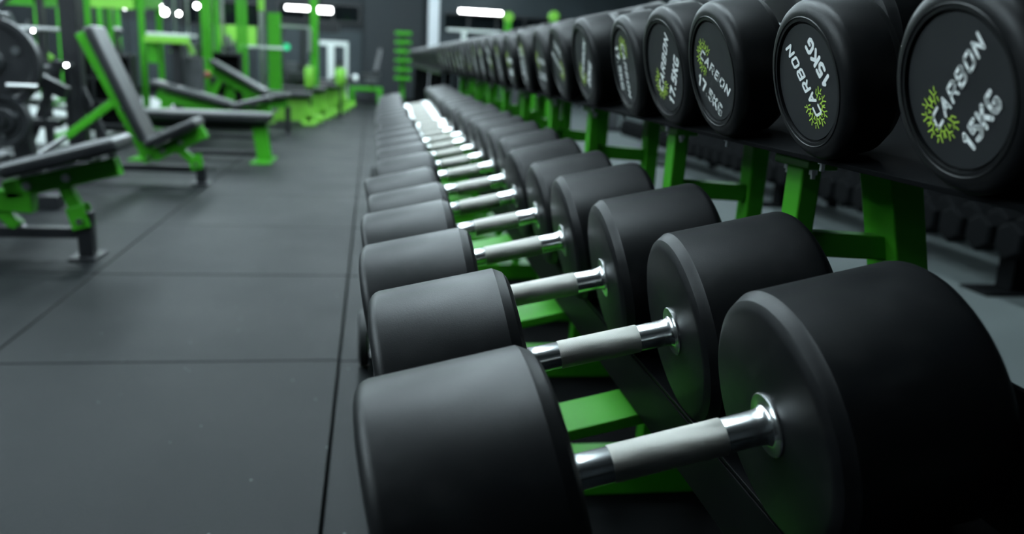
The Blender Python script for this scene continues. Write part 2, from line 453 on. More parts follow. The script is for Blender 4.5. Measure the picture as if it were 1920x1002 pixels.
def dumbbell(centre, axis, R, L, g, label, group, spin=None, weight=None, n=96, prints=True):
    """centre = middle of the grip; axis = unit vector from the aisle side to the wall side"""
    root = empty('dumbbell')
    x = Vector(axis).normalized(); y = Vector((0, 0, 1)).cross(x).normalized(); z = x.cross(y)
    m = Matrix.Identity(4)
    for i in range(3):
        m[i][0] = x[i]; m[i][1] = y[i]; m[i][2] = z[i]; m[i][3] = centre[i]
    root.matrix_world = m
    hm, dm = head_me(R, L, n); gm, cm = grip_me(g, 48 if n > 50 else 24, M_DULL if prints or weight else None)
    roll = R0.uniform(0, 6.28)
    for s in (0, 1):
        mt = Matrix.Translation((-g/2 if s == 0 else g/2, 0, 0)) @ (FLIP if s == 0 else Matrix.Identity(4))
        hd = put('head', hm, root, mt @ Matrix.Rotation(roll, 4, 'X'))
        put('end_disc', dm, hd)
        put('collar', cm, root, FLIP if s == 0 else None)
        if s == 0 and prints:
            # printed face looks to -X; its u axis is the viewer's right (-Y of the dumbbell), v is up
            for me in (WORD, LOGO, weight_mesh(weight)):
                pm = Matrix.Translation((-g/2-L+0.0015, 0, 0)) @ Matrix.Rotation(math.pi, 4, 'Z') @ Matrix.Rotation(spin, 4, 'X') @ Matrix.Scale(R, 4)
                q = put(me.name, me, hd)
                q.matrix_parent_inverse = Matrix.Identity(4)
                q.matrix_local = (mt @ Matrix.Rotation(roll, 4, 'X')).inverted() @ pm
    put('grip', gm, root)
    tag(root, label, 'dumbbell', group)
    return root

TL = 0.2235
# per-dumbbell: shift along the axis, shift in y, yaw, radius, head length, grip length, tilt change
LOW = [(-.0028, -.0034, .0183, .1191, .1582, .1903, -.0028), (.0060, .0033, -.0329, .1169, .1631, .1831, .0066), (-.0093, .0057, -.050, .1160, .1638, .1847, .012),
       (-.0146, .0109, -.0205, .1153, .1614, .1878, .012), (-.0102, .0124, .0099, .1110, .1643, .1794, -.0053), (-.0179, -.0025, .06, .1122, .1658, .1819, .0014),
       (-.0028, -.0091, -.0028, .1140, .1586, .1750, -.0046), (-.0017, .0124, -.0103, .1130, .1555, .1831, -.012)]
NLOW = 22
rl = random.Random(11)
LOW_PL = (0.2548, 0.5823)            # a grip centre in (x, z) when the head radius is 0.119
def low_label(i):
    if i == 0: return 'large black dumbbell nearest on the lower tier, with bright chrome collars'
    if i == NLOW-1: return 'farthest black dumbbell at the end of the lower tier'
    return ordinal(i+1)+' black dumbbell from the near end of the lower tier'
for i in range(NLOW):
    if i < len(LOW): s, dy, yw, R, L, g, dt = LOW[i]
    else: s, dy, yw, R, L, g, dt = rl.uniform(-.015, .008), rl.uniform(-.006, .006), rl.uniform(-.02, .02), .1125-.0004*(i-8), .158, .18, 0
    t = TL+dt*0.0
    R = round(R, 4)
    c0 = Vector((math.cos(TL), 0, math.sin(TL)))
    nrm = Vector((-math.sin(TL), 0, math.cos(TL)))
    c = Vector((LOW_PL[0], 0.625+0.26*i+dy, LOW_PL[1]))+c0*s+nrm*(R-0.1185)
    ax = Vector((math.cos(TL)*math.cos(yw), math.cos(TL)*math.sin(yw), math.sin(TL)))
    dumbbell(c, ax, R, L, g, low_label(i), 'dumbbells on the lower tier', n=96 if i < 6 else 48, prints=False)

TU = 0.25
# y, radius, head length, yaw, print direction in degrees, weight
UP = [(.578, .0835, .066, -.01, 49, '15KG'), (.807, .0835, .066, -.009, 127, '15KG'), (1.059, .0900, .072, .0, -33, '17.5KG'), (1.252, .0925, .072, .05, 58, '17.5KG'),
      (1.463, .0910, .076, -.009, -90, '17.5KG'), (1.775, .0955, .08, .02, 51, '20KG'), (2.041, .0945, .08, 0, 150, '20KG'), (2.274, .0935, .084, 0, -6, '22.5KG'),
      (2.555, .0940, .088, 0, -95, '22.5KG'), (2.838, .0935, .09, 0, -4, '25KG'), (3.11, .0940, .092, 0, -88, '25KG'), (3.38, .095, .095, 0, 165, '27.5KG'),
      (3.65, .095, .098, 0, -92, '27.5KG'), (3.92, .096, .1, 0, -80, '30KG'), (4.19, .096, .1, 0, 85, '30KG')]
PLANE_U = 0.8125                      # height of the upper deck at x = 0.435
NUP = 44
ru = random.Random(5)
ULAB = ['black 15 kg dumbbell nearest on the upper tier, print rising to the right', 'second dumbbell of the upper tier, 15 kg print upside down',
        'third dumbbell of the upper tier, 17.5 kg print slanting down to the right', 'fourth dumbbell of the upper tier, 17.5 kg print reading upward',
        'fifth dumbbell of the upper tier, narrow face with print reading downward']
for i in range(NUP):
    if i < len(UP): y, R, L, yw, spin, wt = UP[i]
    else:
        y = 4.19+0.27*(i-14); R = 0.096; L = 0.105; yw = 0; spin = ru.uniform(-180, 180); wt = ('32.5KG', '35KG', '37.5KG', '40KG')[min(3, (i-15)//2)] if i < 23 else '40KG'
    g = 0.13
    d = Vector((math.cos(TU)*math.cos(yw), math.cos(TU)*math.sin(yw), math.sin(TU)))
    face = Vector((0.4355+ru.uniform(-.002, .002) if i > 9 else 0.4355, y, PLANE_U+(R+0.001)/math.cos(TU)))
    lab = ULAB[i] if i < 5 else ('farthest dumbbell at the end of the upper tier' if i == NUP-1 else ordinal(i+1)+' dumbbell from the near end of the upper tier')
    dumbbell(face+d*(L+g/2), d, R, L, g, lab, 'dumbbells on the upper tier', spin=math.radians(spin), weight=wt, n=96 if i < 7 else 48, prints=i < 23)

# ------------------------------------------------------------------ the rack
def tilted(mb, x0, x1, y0, y1, pl_x, pl_z, tan, top, thick):
    """slab parallel to a tilted tier plane z = pl_z + tan*(x-pl_x); its top lies `top` below the plane"""
    a = math.atan(tan); n = Vector((-math.sin(a), 0, math.cos(a))); u = Vector((math.cos(a), 0, math.sin(a)))
    p0 = Vector((x0, 0, pl_z+tan*(x0-pl_x))); p1 = Vector((x1, 0, pl_z+tan*(x1-pl_x)))
    c = (p0+p1)/2-n*(top+thick/2); c.y = (y0+y1)/2
    return mb.obox(c, u*((p1-p0).length/2), (0, (y1-y0)/2, 0), n*thick/2)
TANL, TANU = math.tan(TL), math.tan(TU)
LPX = 0.2548; LPZ = 0.5823-0.1195/math.cos(TL)      # lower tier plane
def lz(x): return LPZ+TANL*(x-LPX)
def uz(x): return PLANE_U+TANU*(x-0.435)
def make_rack(y0, y1, frames, label):
    r = empty('dumbbell_rack', (0.4, (y0+y1)/2, 0)); inv = Matrix.Translation((-0.4, -(y0+y1)/2, 0))
    def part(name, mb, m, bevel=0.002, smooth=None):
        o = mb.build(name, m, r, bevel=bevel, smooth=smooth); o.matrix_local = inv; return o
    def sub(name, mb, m, parent, bevel=0.0, smooth=None):
        return mb.build(name, m, parent, bevel=bevel, smooth=smooth)
    part('under_rack_shade', MB().box(0.0, 0.70, y0, y1, 0.0008, 0.0018), M_DECK, 0)  # matt black sheet on the floor, added as the shade under the rack
    # lower tier: front and rear rails (angle sections) with the gap for the grips between them
    rr = tilted(MB(), 0.383, 0.545, y0, y1, LPX, LPZ, TANL, 0.0015, 0.006)
    rr.box(0.383, 0.389, y0, y1, lz(0.383)-0.081, lz(0.383)-0.0075)
    part('rear_rail', rr, M_RAIL, 0.0012)
    part('back_lip', MB().box(0.546, 0.552, y0, y1, lz(0.546)-0.004, 0.655), M_RAIL, 0.0012)
    fr = tilted(MB(), -0.005, 0.128, y0, y1, LPX, LPZ, TANL, 0.0015, 0.006)
    fr.box(0.122, 0.128, y0, y1, lz(0.122)-0.05, lz(0.122)-0.0075)
    part('front_rail', fr, M_RAIL, 0.0012)
    # upper tier deck
    part('upper_deck', tilted(MB(), 0.474, 0.80, y0, y1, 0.435, PLANE_U, TANU, 0.0015, 0.006), M_DECK, 0.001)
    for xs in (0.53, 0.70):
        part('deck_stiffener', tilted(MB(), xs, xs+0.05, y0+0.02, y1-0.02, 0.435, PLANE_U, TANU, 0.0076, 0.02), M_BLACK)
    for k, fy in enumerate(frames):
        # sloping cross plate that carries the lower rails
        part('cross_plate', tilted(MB(), 0.06, 0.56, fy-0.005, fy+0.095, LPX, LPZ, TANL, 0.0835, 0.018), M_GREEN, 0.0025)
        # front post with its head plate under the deck
        px = 0.602
        zt = uz(px)-0.060
        part('front_post', MB().bar((px-0.008, fy, 0.03), (px, fy, zt-0.012), 0.046, 0.030), M_GREEN, 0.003)
        hp = part('head_plate', MB().box(px-0.022, px+0.022, fy-0.05, fy+0.05, zt-0.012, zt), M_GREEN, 0.002)
        for yy in (-0.036, 0.036):
            sub('bolt', MB().lathe([(0, 0), (0, 0.006), (0.008, 0.006), (0.008, 0.0035), (0.014, 0.0035), (0.014, 0)], 8, (0, 0, -1), (px-0.006, fy+yy, zt-0.012)), M_STEEL, hp)
        # rear post
        if k == 0 and y0 < 1:
            part('rear_post', MB().bar((0.925, fy+0.0, 0.03), (0.722, fy, uz(0.722)-0.046), 0.080, 0.05), M_GREEN, 0.003)
        else:
            part('rear_post', MB().bar((0.775, fy, 0.03), (0.775, fy, uz(0.775)-0.046), 0.05, 0.036), M_GREEN, 0.003)
        part('brace', MB().bar((0.606, fy, 0.672), (0.757, fy, 0.666), 0.03, 0.036), M_GREEN, 0.003)
        part('base_beam', MB().box(0.03, 0.95, fy-0.06, fy+0.06, 0.002, 0.068), M_GREEN, 0.004)
        part('front_leg', MB().bar((0.10, fy, 0.068), (0.10, fy, lz(0.10)-0.1055), 0.05, 0.05), M_GREEN, 0.003)
        for yy in (-0.24, 0.02, 0.27):
            if y0 < fy+yy < y1 and k < 6:
                part('deck_bolt', MB().lathe([(0, 0), (0, 0.0055), (0.006, 0.0055), (0.006, 0.003), (0.014, 0.003), (0.014, 0)], 8, (0, 0, -1), (0.49, fy+yy, uz(0.49)-0.008)), M_STEEL, 0)
        if k % 3 == 2:
            part('foot_pad', MB().lathe([(0, 0), (0, 0.07), (0.006, 0.084), (0.026, 0.084), (0.032, 0.076), (0.032, 0)], 32, (1, 0, 0), (-0.055, fy+0.065, 0.0855)), M_RFOOT, 0, 30)
            part('foot_arm', MB().box(-0.022, 0.03, fy-0.03, fy+0.1, 0.01, 0.06), M_BLACK)
    tag(r, label, 'rack')
    return r
make_rack(0.44, 6.35, [1.085, 1.6, 2.28, 2.82, 3.4, 3.95, 4.5, 5.05, 5.6, 6.15], 'long two-tier rack with green frame and black rails holding the black dumbbells')

def make_far_rack(y0, y1, frames):
    r = empty('dumbbell_rack', (0.4, (y0+y1)/2, 0)); inv = Matrix.Translation((-0.4, -(y0+y1)/2, 0))
    def part(name, mb, m):
        o = mb.build(name, m, r); o.matrix_local = inv; return o
    part('upper_deck', tilted(MB(), 0.456, 0.80, y0, y1, 0.435, PLANE_U, TANU, 0.0015, 0.03), M_BLACK)
    for fy in frames:
        part('front_post', MB().bar((0.50, fy, 0.03), (0.53, fy, uz(0.53)-0.035), 0.06, 0.05), M_DECK)
        part('rear_post', MB().bar((0.775, fy, 0.03), (0.765, fy, uz(0.765)-0.035), 0.05, 0.04), M_DECK)
        part('base_beam', MB().box(0.45, 0.9, fy-0.05, fy+0.05, 0.002, 0.06), M_DECK)
    tag(r, 'farther rack continuing the upper tier of dumbbells to the far wall', 'rack')
make_far_rack(6.45, 12.3, [6.6, 7.6, 8.6, 9.6, 10.6, 11.6, 12.2])

# ------------------------------------------------------------------ rack of hexagonal dumbbells on the far right
def hex_me(R, L):
    mb = MB(); n = 6
    prof = [(0, 0), (0, R*0.86), (0.012, R), (L-0.012, R), (L, R*0.86), (L, 0)]
    return mb.lathe(prof, 6).data('head', M_DECK)
HX = hex_me(0.088, 0.11)
HG = MB().cyl((-0.07, 0, 0), (0.07, 0, 0), 0.016, 12).data('grip', M_DECK, 40)
def side_rack(x0, y0, y1, feet):
    r = empty('dumbbell_rack', (x0+0.25, (y0+y1)/2, 0)); inv = Matrix.Translation((-(x0+0.25), -(y0+y1)/2, 0))
    def part(name, mb, m, bevel=0.003):
        o = mb.build(name, m, r, bevel=bevel); o.matrix_local = inv; return o
    for xx in (x0+0.15, x0+0.22):
        part('rail', MB().box(xx, xx+0.03, y0, y1, 0.207, 0.246), M_DECK)
    for xx in (x0+0.30, x0+0.5):
        part('upper_rail', MB().box(xx, xx+0.05, y0, y1, 0.66, 0.70), M_DECK)
    part('shelf_panel', MB().box(x0+0.40, x0+0.42, y0, y1, 0.276, 0.66), M_DECK)
    part('back_panel', MB().box(x0+0.62, x0+0.64, y0, y1, 0.3, 1.0), M_DECK)
    for fy in feet:
        part('post', MB().box(x0+0.15, x0+0.25, fy-0.05, fy+0.05, 0.012, 0.2065), M_DECK)
        part('arm', MB().box(x0+0.251, x0+0.579, fy-0.04, fy+0.04, 0.10, 0.15), M_DECK)
        part('foot_plate', MB().box(x0+0.0, x0+0.3, fy-0.09, fy+0.09, 0.0, 0.012), M_DECK)
        part('rear_post', MB().box(x0+0.58, x0+0.62, fy-0.04, fy+0.04, 0.0, 1.0), M_DECK)
    tag(r, 'low black rack of hexagonal dumbbells behind the main rack, on a grey floor', 'rack')
side_rack(2.68, 2.2, 9.2, [3.2, 5.45, 7.7])
def hex_db(x, y, z, label, group):
    root = empty('hexagonal_dumbbell', (x, y, z))
    rot = Matrix.Rotation(math.radians(90), 4, 'X')
    put('grip', HG, root)
    for s in (0, 1):
        h = put('head', HX, root, Matrix.Translation((0.07 if s else -0.18, 0, 0)) @ Matrix.Rotation(math.radians(30 if True else 0), 4, 'X'))
    tag(root, label, 'dumbbell', group)
k = 0
y = 2.32
while y < 9.1:
    hex_db(2.68+0.20, y, 0.263, ordinal(k+1)+' hexagonal dumbbell from the near end of the low black rack', 'hexagonal dumbbells on the low rack')
    y += 0.19; k += 1

# ------------------------------------------------------------------ benches
def rounded_pad(p0, p1, thick, y0, y1):
    """padded board lying along p0-p1 in the xz plane (the underside runs p0-p1), rounded edges"""
    p0 = Vector((p0[0], 0, p0[1])); p1 = Vector((p1[0], 0, p1[1])); d = (p1-p0); L = d.length; d.normalize()
    up = Vector((-d.z, 0, d.x))
    if up.z < 0: up = -up
    return MB().obox((p0+p1)/2+up*thick/2+Vector((0, (y0+y1)/2, 0)), d*L/2, (0, (y1-y0)/2, 0), up*thick/2)
def bench(label, y, seat, back, seatbeam, backbeam, base, post, link=None, strut=None, hw=0.14, rear=None, group=None, detail=True):
    r = empty('adjustable_bench', (post[0], y, 0)); inv = Matrix.Translation((-post[0], -y, 0))
    def part(name, mb, m, bevel=0.004, smooth=None, seg=2):
        o = mb.build(name, m, r, bevel=bevel, seg=seg, smooth=smooth); o.matrix_local = inv; return o
    V = lambda p, yy=0.0: (p[0], y+yy, p[1])
    if seat: part('seat_pad', rounded_pad(*seat, 0.062, y-hw, y+hw), M_PAD, 0.022, seg=4)
    if back: part('back_pad', rounded_pad(*back, 0.062, y-hw, y+hw), M_PAD, 0.022, seg=4)
    if seatbeam: 
        sb = part('seat_beam', MB().bar(V(seatbeam[0]), V(seatbeam[1]), 0.07, seatbeam[2]), M_GREEN)
        if detail:
            d = Vector(V(seatbeam[1]))-Vector(V(seatbeam[0]))
            for q in (0.2, 0.55):
                p = Vector(V(seatbeam[0]))+d*q
                MB().cyl(p+Vector((0, -0.047, 0)), p+Vector((0, -0.033, 0)), 0.017, 12).build('bolt', M_STEEL, sb)
    if backbeam:
        bb = part('back_beam', MB().bar(V(backbeam[0]), V(backbeam[1]), 0.07, backbeam[2]), M_GREEN)
        if detail:
            d = Vector(V(backbeam[1]))-Vector(V(backbeam[0]))
            for q in (0.03, 0.42):
                p = Vector(V(backbeam[0]))+d*q
                MB().cyl(p+Vector((0, -0.047, 0)), p+Vector((0, -0.033, 0)), 0.012, 12).build('bolt', M_STEEL, bb)
    if link:
        lk = part('link', MB().bar(V(link[0]), V(link[1]), 0.05, 0.05), M_GREEN)
        for s in (-1, 1):
            part('link_plate', MB().bar(V((link[1][0]-0.02, link[1][1]+0.06), s*0.034), V((link[1][0]+0.005, link[1][1]-0.035), s*0.034), 0.012, 0.075), M_GREEN)
        part('pivot_bolt', MB().cyl(V(link[1], -0.052), V(link[1], 0.052), 0.013, 12), M_STEEL, 0)
    part('base_tube', MB().bar(V(base[0]), V(base[1]), 0.05, 0.045), M_BLACK)
    part('front_post', MB().box(post[0]-0.03, post[0]+0.03, y-0.03, y+0.03, 0.012, post[1]), M_BLACK)
    part('foot_plate', MB().box(post[0]-0.055, post[0]+0.055, y-0.085, y+0.085, 0.0, 0.012), M_BLACK, 0.003)
    if rear:
        part('rear_post', MB().bar(V((base[0][0]+0.02, base[0][1])), V(rear), 0.06, 0.06), M_GREEN)
        part('rear_foot', MB().box(base[0][0]-0.05, base[0][0]+0.05, y-0.22, y+0.22, 0.0, base[0][1]+0.02), M_BLACK)
    if strut:
        part('strut', MB().bar(V(strut[0]), V(strut[1]), 0.05, 0.05), M_GREEN)
        part('strut_foot', MB().bar(V(strut[1]), V(strut[2]), 0.03, 0.028), M_STEEL)
    tag(r, label, 'bench', group)
    return r
bench('green and black bench nearest in the aisle, seat tilted up and back pad laid low', 3.66,
      seat=((-1.50, 0.345), (-1.05, 0.472)), back=((-2.42, 0.40), (-1.56, 0.372)), seatbeam=((-1.53, 0.285), (-1.085, 0.398), 0.075),
      backbeam=((-2.3, 0.28), (-1.43, 0.235), 0.085), base=((-2.35, 0.108), (-1.27, 0.108)), post=(-1.235, 0.20),
      link=((-1.305, 0.31), (-1.245, 0.165)), rear=(-2.1, 0.30), strut=((-1.62, 0.26), (-1.50, 0.13), (-1.48, 0.12)))
bench('green and black bench with its back pad raised steeply', 5.78,
      seat=((-1.505, 0.235), (-1.175, 0.395)), back=((-1.545, 0.27), (-1.845, 0.985)), seatbeam=((-1.49, 0.185), (-1.155, 0.355), 0.085),
      backbeam=((-1.505, 0.15), (-1.88, 0.96), 0.085), base=((-2.35, 0.10), (-1.22, 0.10)), post=(-1.19, 0.13),
      link=((-1.345, 0.25), (-1.215, 0.135)), strut=((-1.69, 0.55), (-2.02, 0.295), (-2.25, 0.13)))
# the post and plate under the raised bench's pivot
def flat_bench():
    y = 7.1
    r = empty('flat_bench', (-0.97, y, 0)); inv = Matrix.Translation((0.97, -y, 0))
    def part(name, mb, m, bevel=0.004, seg=2):
        o = mb.build(name, m, r, bevel=bevel, seg=seg); o.matrix_local = inv; return o
    part('pad', rounded_pad((-2.02, 0.325), (-0.885, 0.325), 0.075, y-0.15, y+0.15), M_PAD, 0.024, 4)
    part('beam', MB().bar((-1.95, y, 0.285), (-0.93, y, 0.285), 0.06, 0.07), M_BLACK)
    for x in (-1.9, -0.965):
        part('leg', MB().bar((x+0.02, y, 0.012), (x-0.02, y, 0.285), 0.07, 0.115), M_GREEN)
        part('foot_plate', MB().box(x-0.07, x+0.09, y-0.24, y+0.24, 0, 0.012), M_GREEN, 0.003)
    part('base_tube', MB().bar((-1.9, y, 0.06), (-0.98, y, 0.06), 0.04, 0.04), M_BLACK)
    tag(r, 'low flat bench with black pad and thick green leg', 'bench')
flat_bench()
bench('green bench behind the flat bench, back pad sloping gently', 8.3,
      seat=((-1.38, 0.335), (-1.03, 0.43)), back=((-2.12, 0.53), (-1.40, 0.35)), seatbeam=((-1.42, 0.27), (-1.04, 0.35), 0.1),
      backbeam=((-2.08, 0.45), (-1.38, 0.29), 0.09), base=((-2.3, 0.08), (-1.12, 0.08)), post=(-1.08, 0.14),
      link=((-1.2, 0.28), (-1.1, 0.13)), rear=(-1.95, 0.4), strut=((-1.8, 0.38), (-1.86, 0.12), (-1.88, 0.08)), detail=False)
bench('farther green bench with back pad raised on two green props', 9.6,
      seat=((-1.28, 0.355), (-0.99, 0.40)), back=((-1.84, 0.735), (-1.25, 0.415)), seatbeam=((-1.32, 0.31), (-1.02, 0.34), 0.08),
      backbeam=((-1.80, 0.66), (-1.24, 0.33), 0.09), base=((-2.0, 0.08), (-1.05, 0.08)), post=(-1.02, 0.30),
      link=None, rear=(-1.72, 0.6), strut=((-1.47, 0.45), (-1.47, 0.12), (-1.48, 0.08)), detail=False)

# bright green benches farther down the aisle, seen end-on
def end_on_bench(x, y, label, pad_z, w_=0.16):
    r = empty('adjustable_bench', (x, y, 0))
    MB().box(-0.6, 0.16, -w_, w_, pad_z, pad_z+0.07).build('pad', M_PAD, r, bevel=0.02, seg=3)
    MB().box(-0.55, 0.12, -0.05, 0.05, pad_z-0.12, pad_z-0.001).build('beam', M_LIME, r, bevel=0.004)
    for sx in (-0.45, 0.08):
        MB().bar((sx+0.06, 0, 0.02), (sx, 0, pad_z-0.1), 0.08, 0.09).build('leg', M_LIME, r, bevel=0.004)
        MB().box(sx-0.04, sx+0.14, -0.24, 0.24, 0.0, 0.05).build('foot_bar', M_LIME, r, bevel=0.004)
    MB().prism([(-0.42, 0.05), (0.08, 0.05), (0.12, pad_z-0.13), (-0.2, pad_z-0.13)], -0.02, 0.02).build('gusset', M_LIME, r)
    MB().bar((-0.5, 0, 0.09), (0.3, 0, 0.07), 0.08, 0.08).build('base_beam', M_LIME, r, bevel=0.004)
    tag(r, label, 'bench', 'bright green benches at the far end of the aisle')
end_on_bench(-1.02, 11.0, 'bright green bench, nearest of the row at the far end of the aisle', 0.34)
end_on_bench(-0.92, 12.2, 'second bright green bench in the row at the far end of the aisle', 0.36)
end_on_bench(-0.78, 13.55, 'third bright green bench in the row at the far end of the aisle', 0.37)
end_on_bench(-0.72, 14.8, 'farthest bright green bench at the end of the aisle', 0.4)
def roller(x, y, z, h, r_, label):
    r = empty('roller_pad', (x, y, z))
    MB().lathe([(0, 0), (0, r_*0.8), (0.02, r_), (h-0.02, r_), (h, r_*0.8), (h, 0)], 20, (0, 0, 1)).build('pad', M_LIME, r, smooth=40)
    MB().cyl((0, 0, h), (0, 0, h+0.06), r_*0.35, 12).build('cap', M_ORANGE if z < 0.36 else M_STEEL, r, smooth=40)
    MB().cyl((0, 0, -z), (0, 0, 0), 0.025, 10).build('stand', M_BLACK, r, smooth=40)
    MB().cyl((0, 0, -z), (0, 0, -z+0.02), 0.12, 16).build('base', M_BLACK, r, smooth=40)
    tag(r, label, 'roller', 'lime upright rollers')
roller(-0.95, 11.7, 0.44, 0.28, 0.065, 'lime upright roller with pale cap above the green benches')
roller(-0.58, 12.78, 0.45, 0.25, 0.08, 'second lime upright roller beside the dark wall machines')

# ------------------------------------------------------------------ cardio machines at the left edge
def weight_plate(x, y, z, r_, label):
    o = empty('weight_plate', (x, y, z))
    MB().lathe([(-0.03, 0.026), (-0.03, 0.06), (-0.018, 0.07), (-0.018, r_*0.8), (-0.03, r_*0.86), (-0.03, r_), (0.03, r_), (0.03, 0.026), (-0.03, 0.026)], 40, (0, 1, 0)).build('disc', M_BLACK, o, smooth=30)
    for k in range(3):
        a = 2*math.pi*k/3+0.5
        MB().cyl((math.cos(a)*r_*0.6, -0.019, math.sin(a)*r_*0.6), (math.cos(a)*r_*0.6, -0.026, math.sin(a)*r_*0.6), r_*0.09, 12).build('grip_insert', M_GREYPLATE, o)
    tag(o, label, 'weight plate', 'black weight plates at the left')
def plate_machine(x, y, s, label, horns):
    """black plate loaded machine: base, two uprights, pads, steel grips and the horns that carry plates"""
    r = empty('plate_machine', (x, y, 0))
    MB().box(-0.6, 0.12, -0.05, 0.05, 0, 0.07).build('base_beam', M_BLACK, r, bevel=0.004)
    MB().box(-0.64, -0.56, -0.35, 0.35, 0, 0.07).build('foot_bar', M_BLACK, r, bevel=0.004)
    MB().bar((-0.05, 0.1, 0.06), (-0.16, 0.1, 1.02*s), 0.09, 0.09).build('upright', M_BLACK, r, bevel=0.004)
    MB().bar((-0.5, 0.1, 0.06), (-0.42, 0.1, 0.85*s), 0.08, 0.08).build('upright', M_BLACK, r, bevel=0.004)
    MB().bar((-0.55, 0.1, 0.98*s), (0.16, 0.1, 0.62*s), 0.07, 0.07).build('lever', M_BLACK, r, bevel=0.004)
    MB().obox((-0.3, 0.1, 0.47*s), (0.2, 0, 0.02), (0, 0.12, 0), (-0.004, 0, 0.04)).build('seat_pad', M_PAD, r, bevel=0.02)
    MB().bar((-0.46, 0.1, 0.52*s), (-0.56, 0.1, 1.0*s), 0.24, 0.07).build('back_pad', M_PAD, r, bevel=0.02)
    MB().cyl((-0.16, -0.02, 1.03*s), (0.02, -0.1, 1.12*s), 0.017, 12).build('grip_bar', M_STEEL, r, smooth=40)
    MB().cyl((-0.16, 0.04, 1.03*s), (-0.10, -0.06, 1.00*s), 0.034, 12).build('grip_bar', M_STEEL, r, smooth=40)
    MB().cyl((-0.05, -0.12, 0.66*s), (0.1, -0.12, 0.66*s), 0.014, 12).build('grip_bar', M_STEEL, r, smooth=40)
    for q, (hx, hz) in enumerate(horns):
        h = MB().cyl((hx-x, -0.20 if q else -0.13, hz), (hx-x, 0.1, hz), 0.02, 12).build('plate_horn', M_STEEL, r, smooth=40)
        MB().cyl((hx-x, (-0.20 if q else -0.13)-0.008, hz), (hx-x, (-0.20 if q else -0.13)-0.001, hz), 0.024, 14).build('horn_cap', M_BLACK if q else M_GLED, h)
        MB().bar((hx-x, 0.1, hz), (-0.1, 0.1, hz-0.02), 0.04, 0.05).build('horn_arm', M_BLACK, r)
    tag(r, label, 'gym machine')
plate_machine(-1.86, 4.8, 1.0, 'black plate loaded machine nearest, with green capped horns and steel grips', [(-1.985, 0.77), (-1.925, 0.48)])
weight_plate(-1.985, 4.72, 0.77, 0.235, 'large black weight plate hanging highest on the nearest machine')
weight_plate(-1.925, 4.64, 0.48, 0.13, 'small black weight plate hanging low on the nearest machine')
plate_machine(-2.55, 5.95, 1.0, 'farther black plate loaded machine beside the dark cable tower', [(-2.62, 0.88), (-2.75, 0.45)])
weight_plate(-2.62, 5.86, 0.88, 0.19, 'black weight plate hanging high on the farther machine')
weight_plate(-2.75, 5.87, 0.45, 0.19, 'black weight plate hanging low on the farther machine')

# ------------------------------------------------------------------ machines and racks in the background
def machine(name, label, cat, parts, loc=None, group=None):
    """parts: (part name, material, list of ('bar',p0,p1,w,t) | ('box',6 numbers) | ('cyl',p0,p1,r))"""
    r = empty(name, loc)
    inv = Matrix.Translation(tuple(-a for a in loc))
    for pn_, m, shapes in parts:
        mb = MB()
        for s in shapes:
            if s[0] == 'bar': mb.bar(*s[1:])
            elif s[0] == 'box': mb.box(*s[1:])
            else: mb.cyl(*s[1:])
        o = mb.build(pn_, m, r, bevel=0.004 if shapes[0][0] != 'cyl' else 0.0, smooth=40 if shapes[0][0] == 'cyl' else None); o.matrix_local = inv
    tag(r, label, cat, group)
    return r
# dark cable tower close to the bikes
machine('cable_tower', 'tall dark cable tower behind the plate loaded machines', 'gym machine', [
    ('upright', M_BLACK, [('box', -2.27, -2.15, 6.5, 6.62, 0.061, 2.4)]),
    ('base', M_BLACK, [('box', -2.9, -2.1, 6.48, 6.64, 0.0, 0.06)]),
    ('brace', M_BLACK, [('bar', (-2.24, 6.56, 0.75), (-1.98, 6.56, 0.05), 0.05, 0.05)]),
    ('brace', M_BLACK, [('bar', (-2.3, 6.56, 0.75), (-2.6, 6.56, 0.05), 0.05, 0.05)]),
    ('arm', M_BLACK, [('bar', (-2.5, 6.4, 0.72), (-2.2, 6.4, 0.74), 0.04, 0.04)]),
    ('handle', M_STEEL, [('cyl', (-2.45, 6.36, 0.70), (-2.3, 6.36, 0.715), 0.016)]),
    ('pad', M_PAD, [('box', -2.55, -2.3, 6.4, 6.52, 0.28, 0.34)])], (-2.2, 6.56, 0))
# green power rack
def power_rack(x0, x1, y0, y1, h, label, extra=(), um=None):
    P = []
    for x in (x0, x1):
        for y in (y0, y1):
            P.append(('upright', um or M_GREEN, [('box', x-0.027, x+0.027, y-0.027, y+0.027, 0, h)]))
    for y in (y0, y1):
        P.append(('top_beam', M_GREEN, [('box', x0+0.041, x1-0.041, y-0.05, y+0.05, h-0.16, h-0.02)]))
    for x in (x0, x1):
        P.append(('side_beam', M_GREEN, [('box', x-0.03, x+0.03, y0+0.041, y1-0.041, h-0.16, h-0.04)]))
        P.append(('foot_beam', M_GREEN, [('box', x-0.03, x+0.03, y0+0.041, y1-0.041, 0.0, 0.07)]))
    P += list(extra)
    return machine('power_rack', label, 'power rack', P, ((x0+x1)/2, (y0+y1)/2, 0), 'green power racks at the left')
power_rack(-3.55, -2.9, 7.9, 8.6, 1.36, 'black power rack with green beams and a pale bar across', [
    ('barbell', M_STEEL, [('cyl', (-3.7, 7.84, 0.99), (-2.6, 7.84, 0.99), 0.016)]),
    ('hook', M_BLACK, [('box', -3.57, -3.51, 7.82, 7.86, 0.93, 0.97)]),
    ('diagonal', M_LIME, [('bar', (-3.5, 8.2, 1.15), (-2.95, 8.2, 0.72), 0.06, 0.07)])], M_BLACK)
power_rack(-2.93, -2.42, 9.2, 9.9, 1.44, 'green power rack above the raised bench with wide top beam', [
    ('panel', M_LIME, [('box', -2.88, -2.47, 9.13, 9.149, 1.24, 1.42)])])
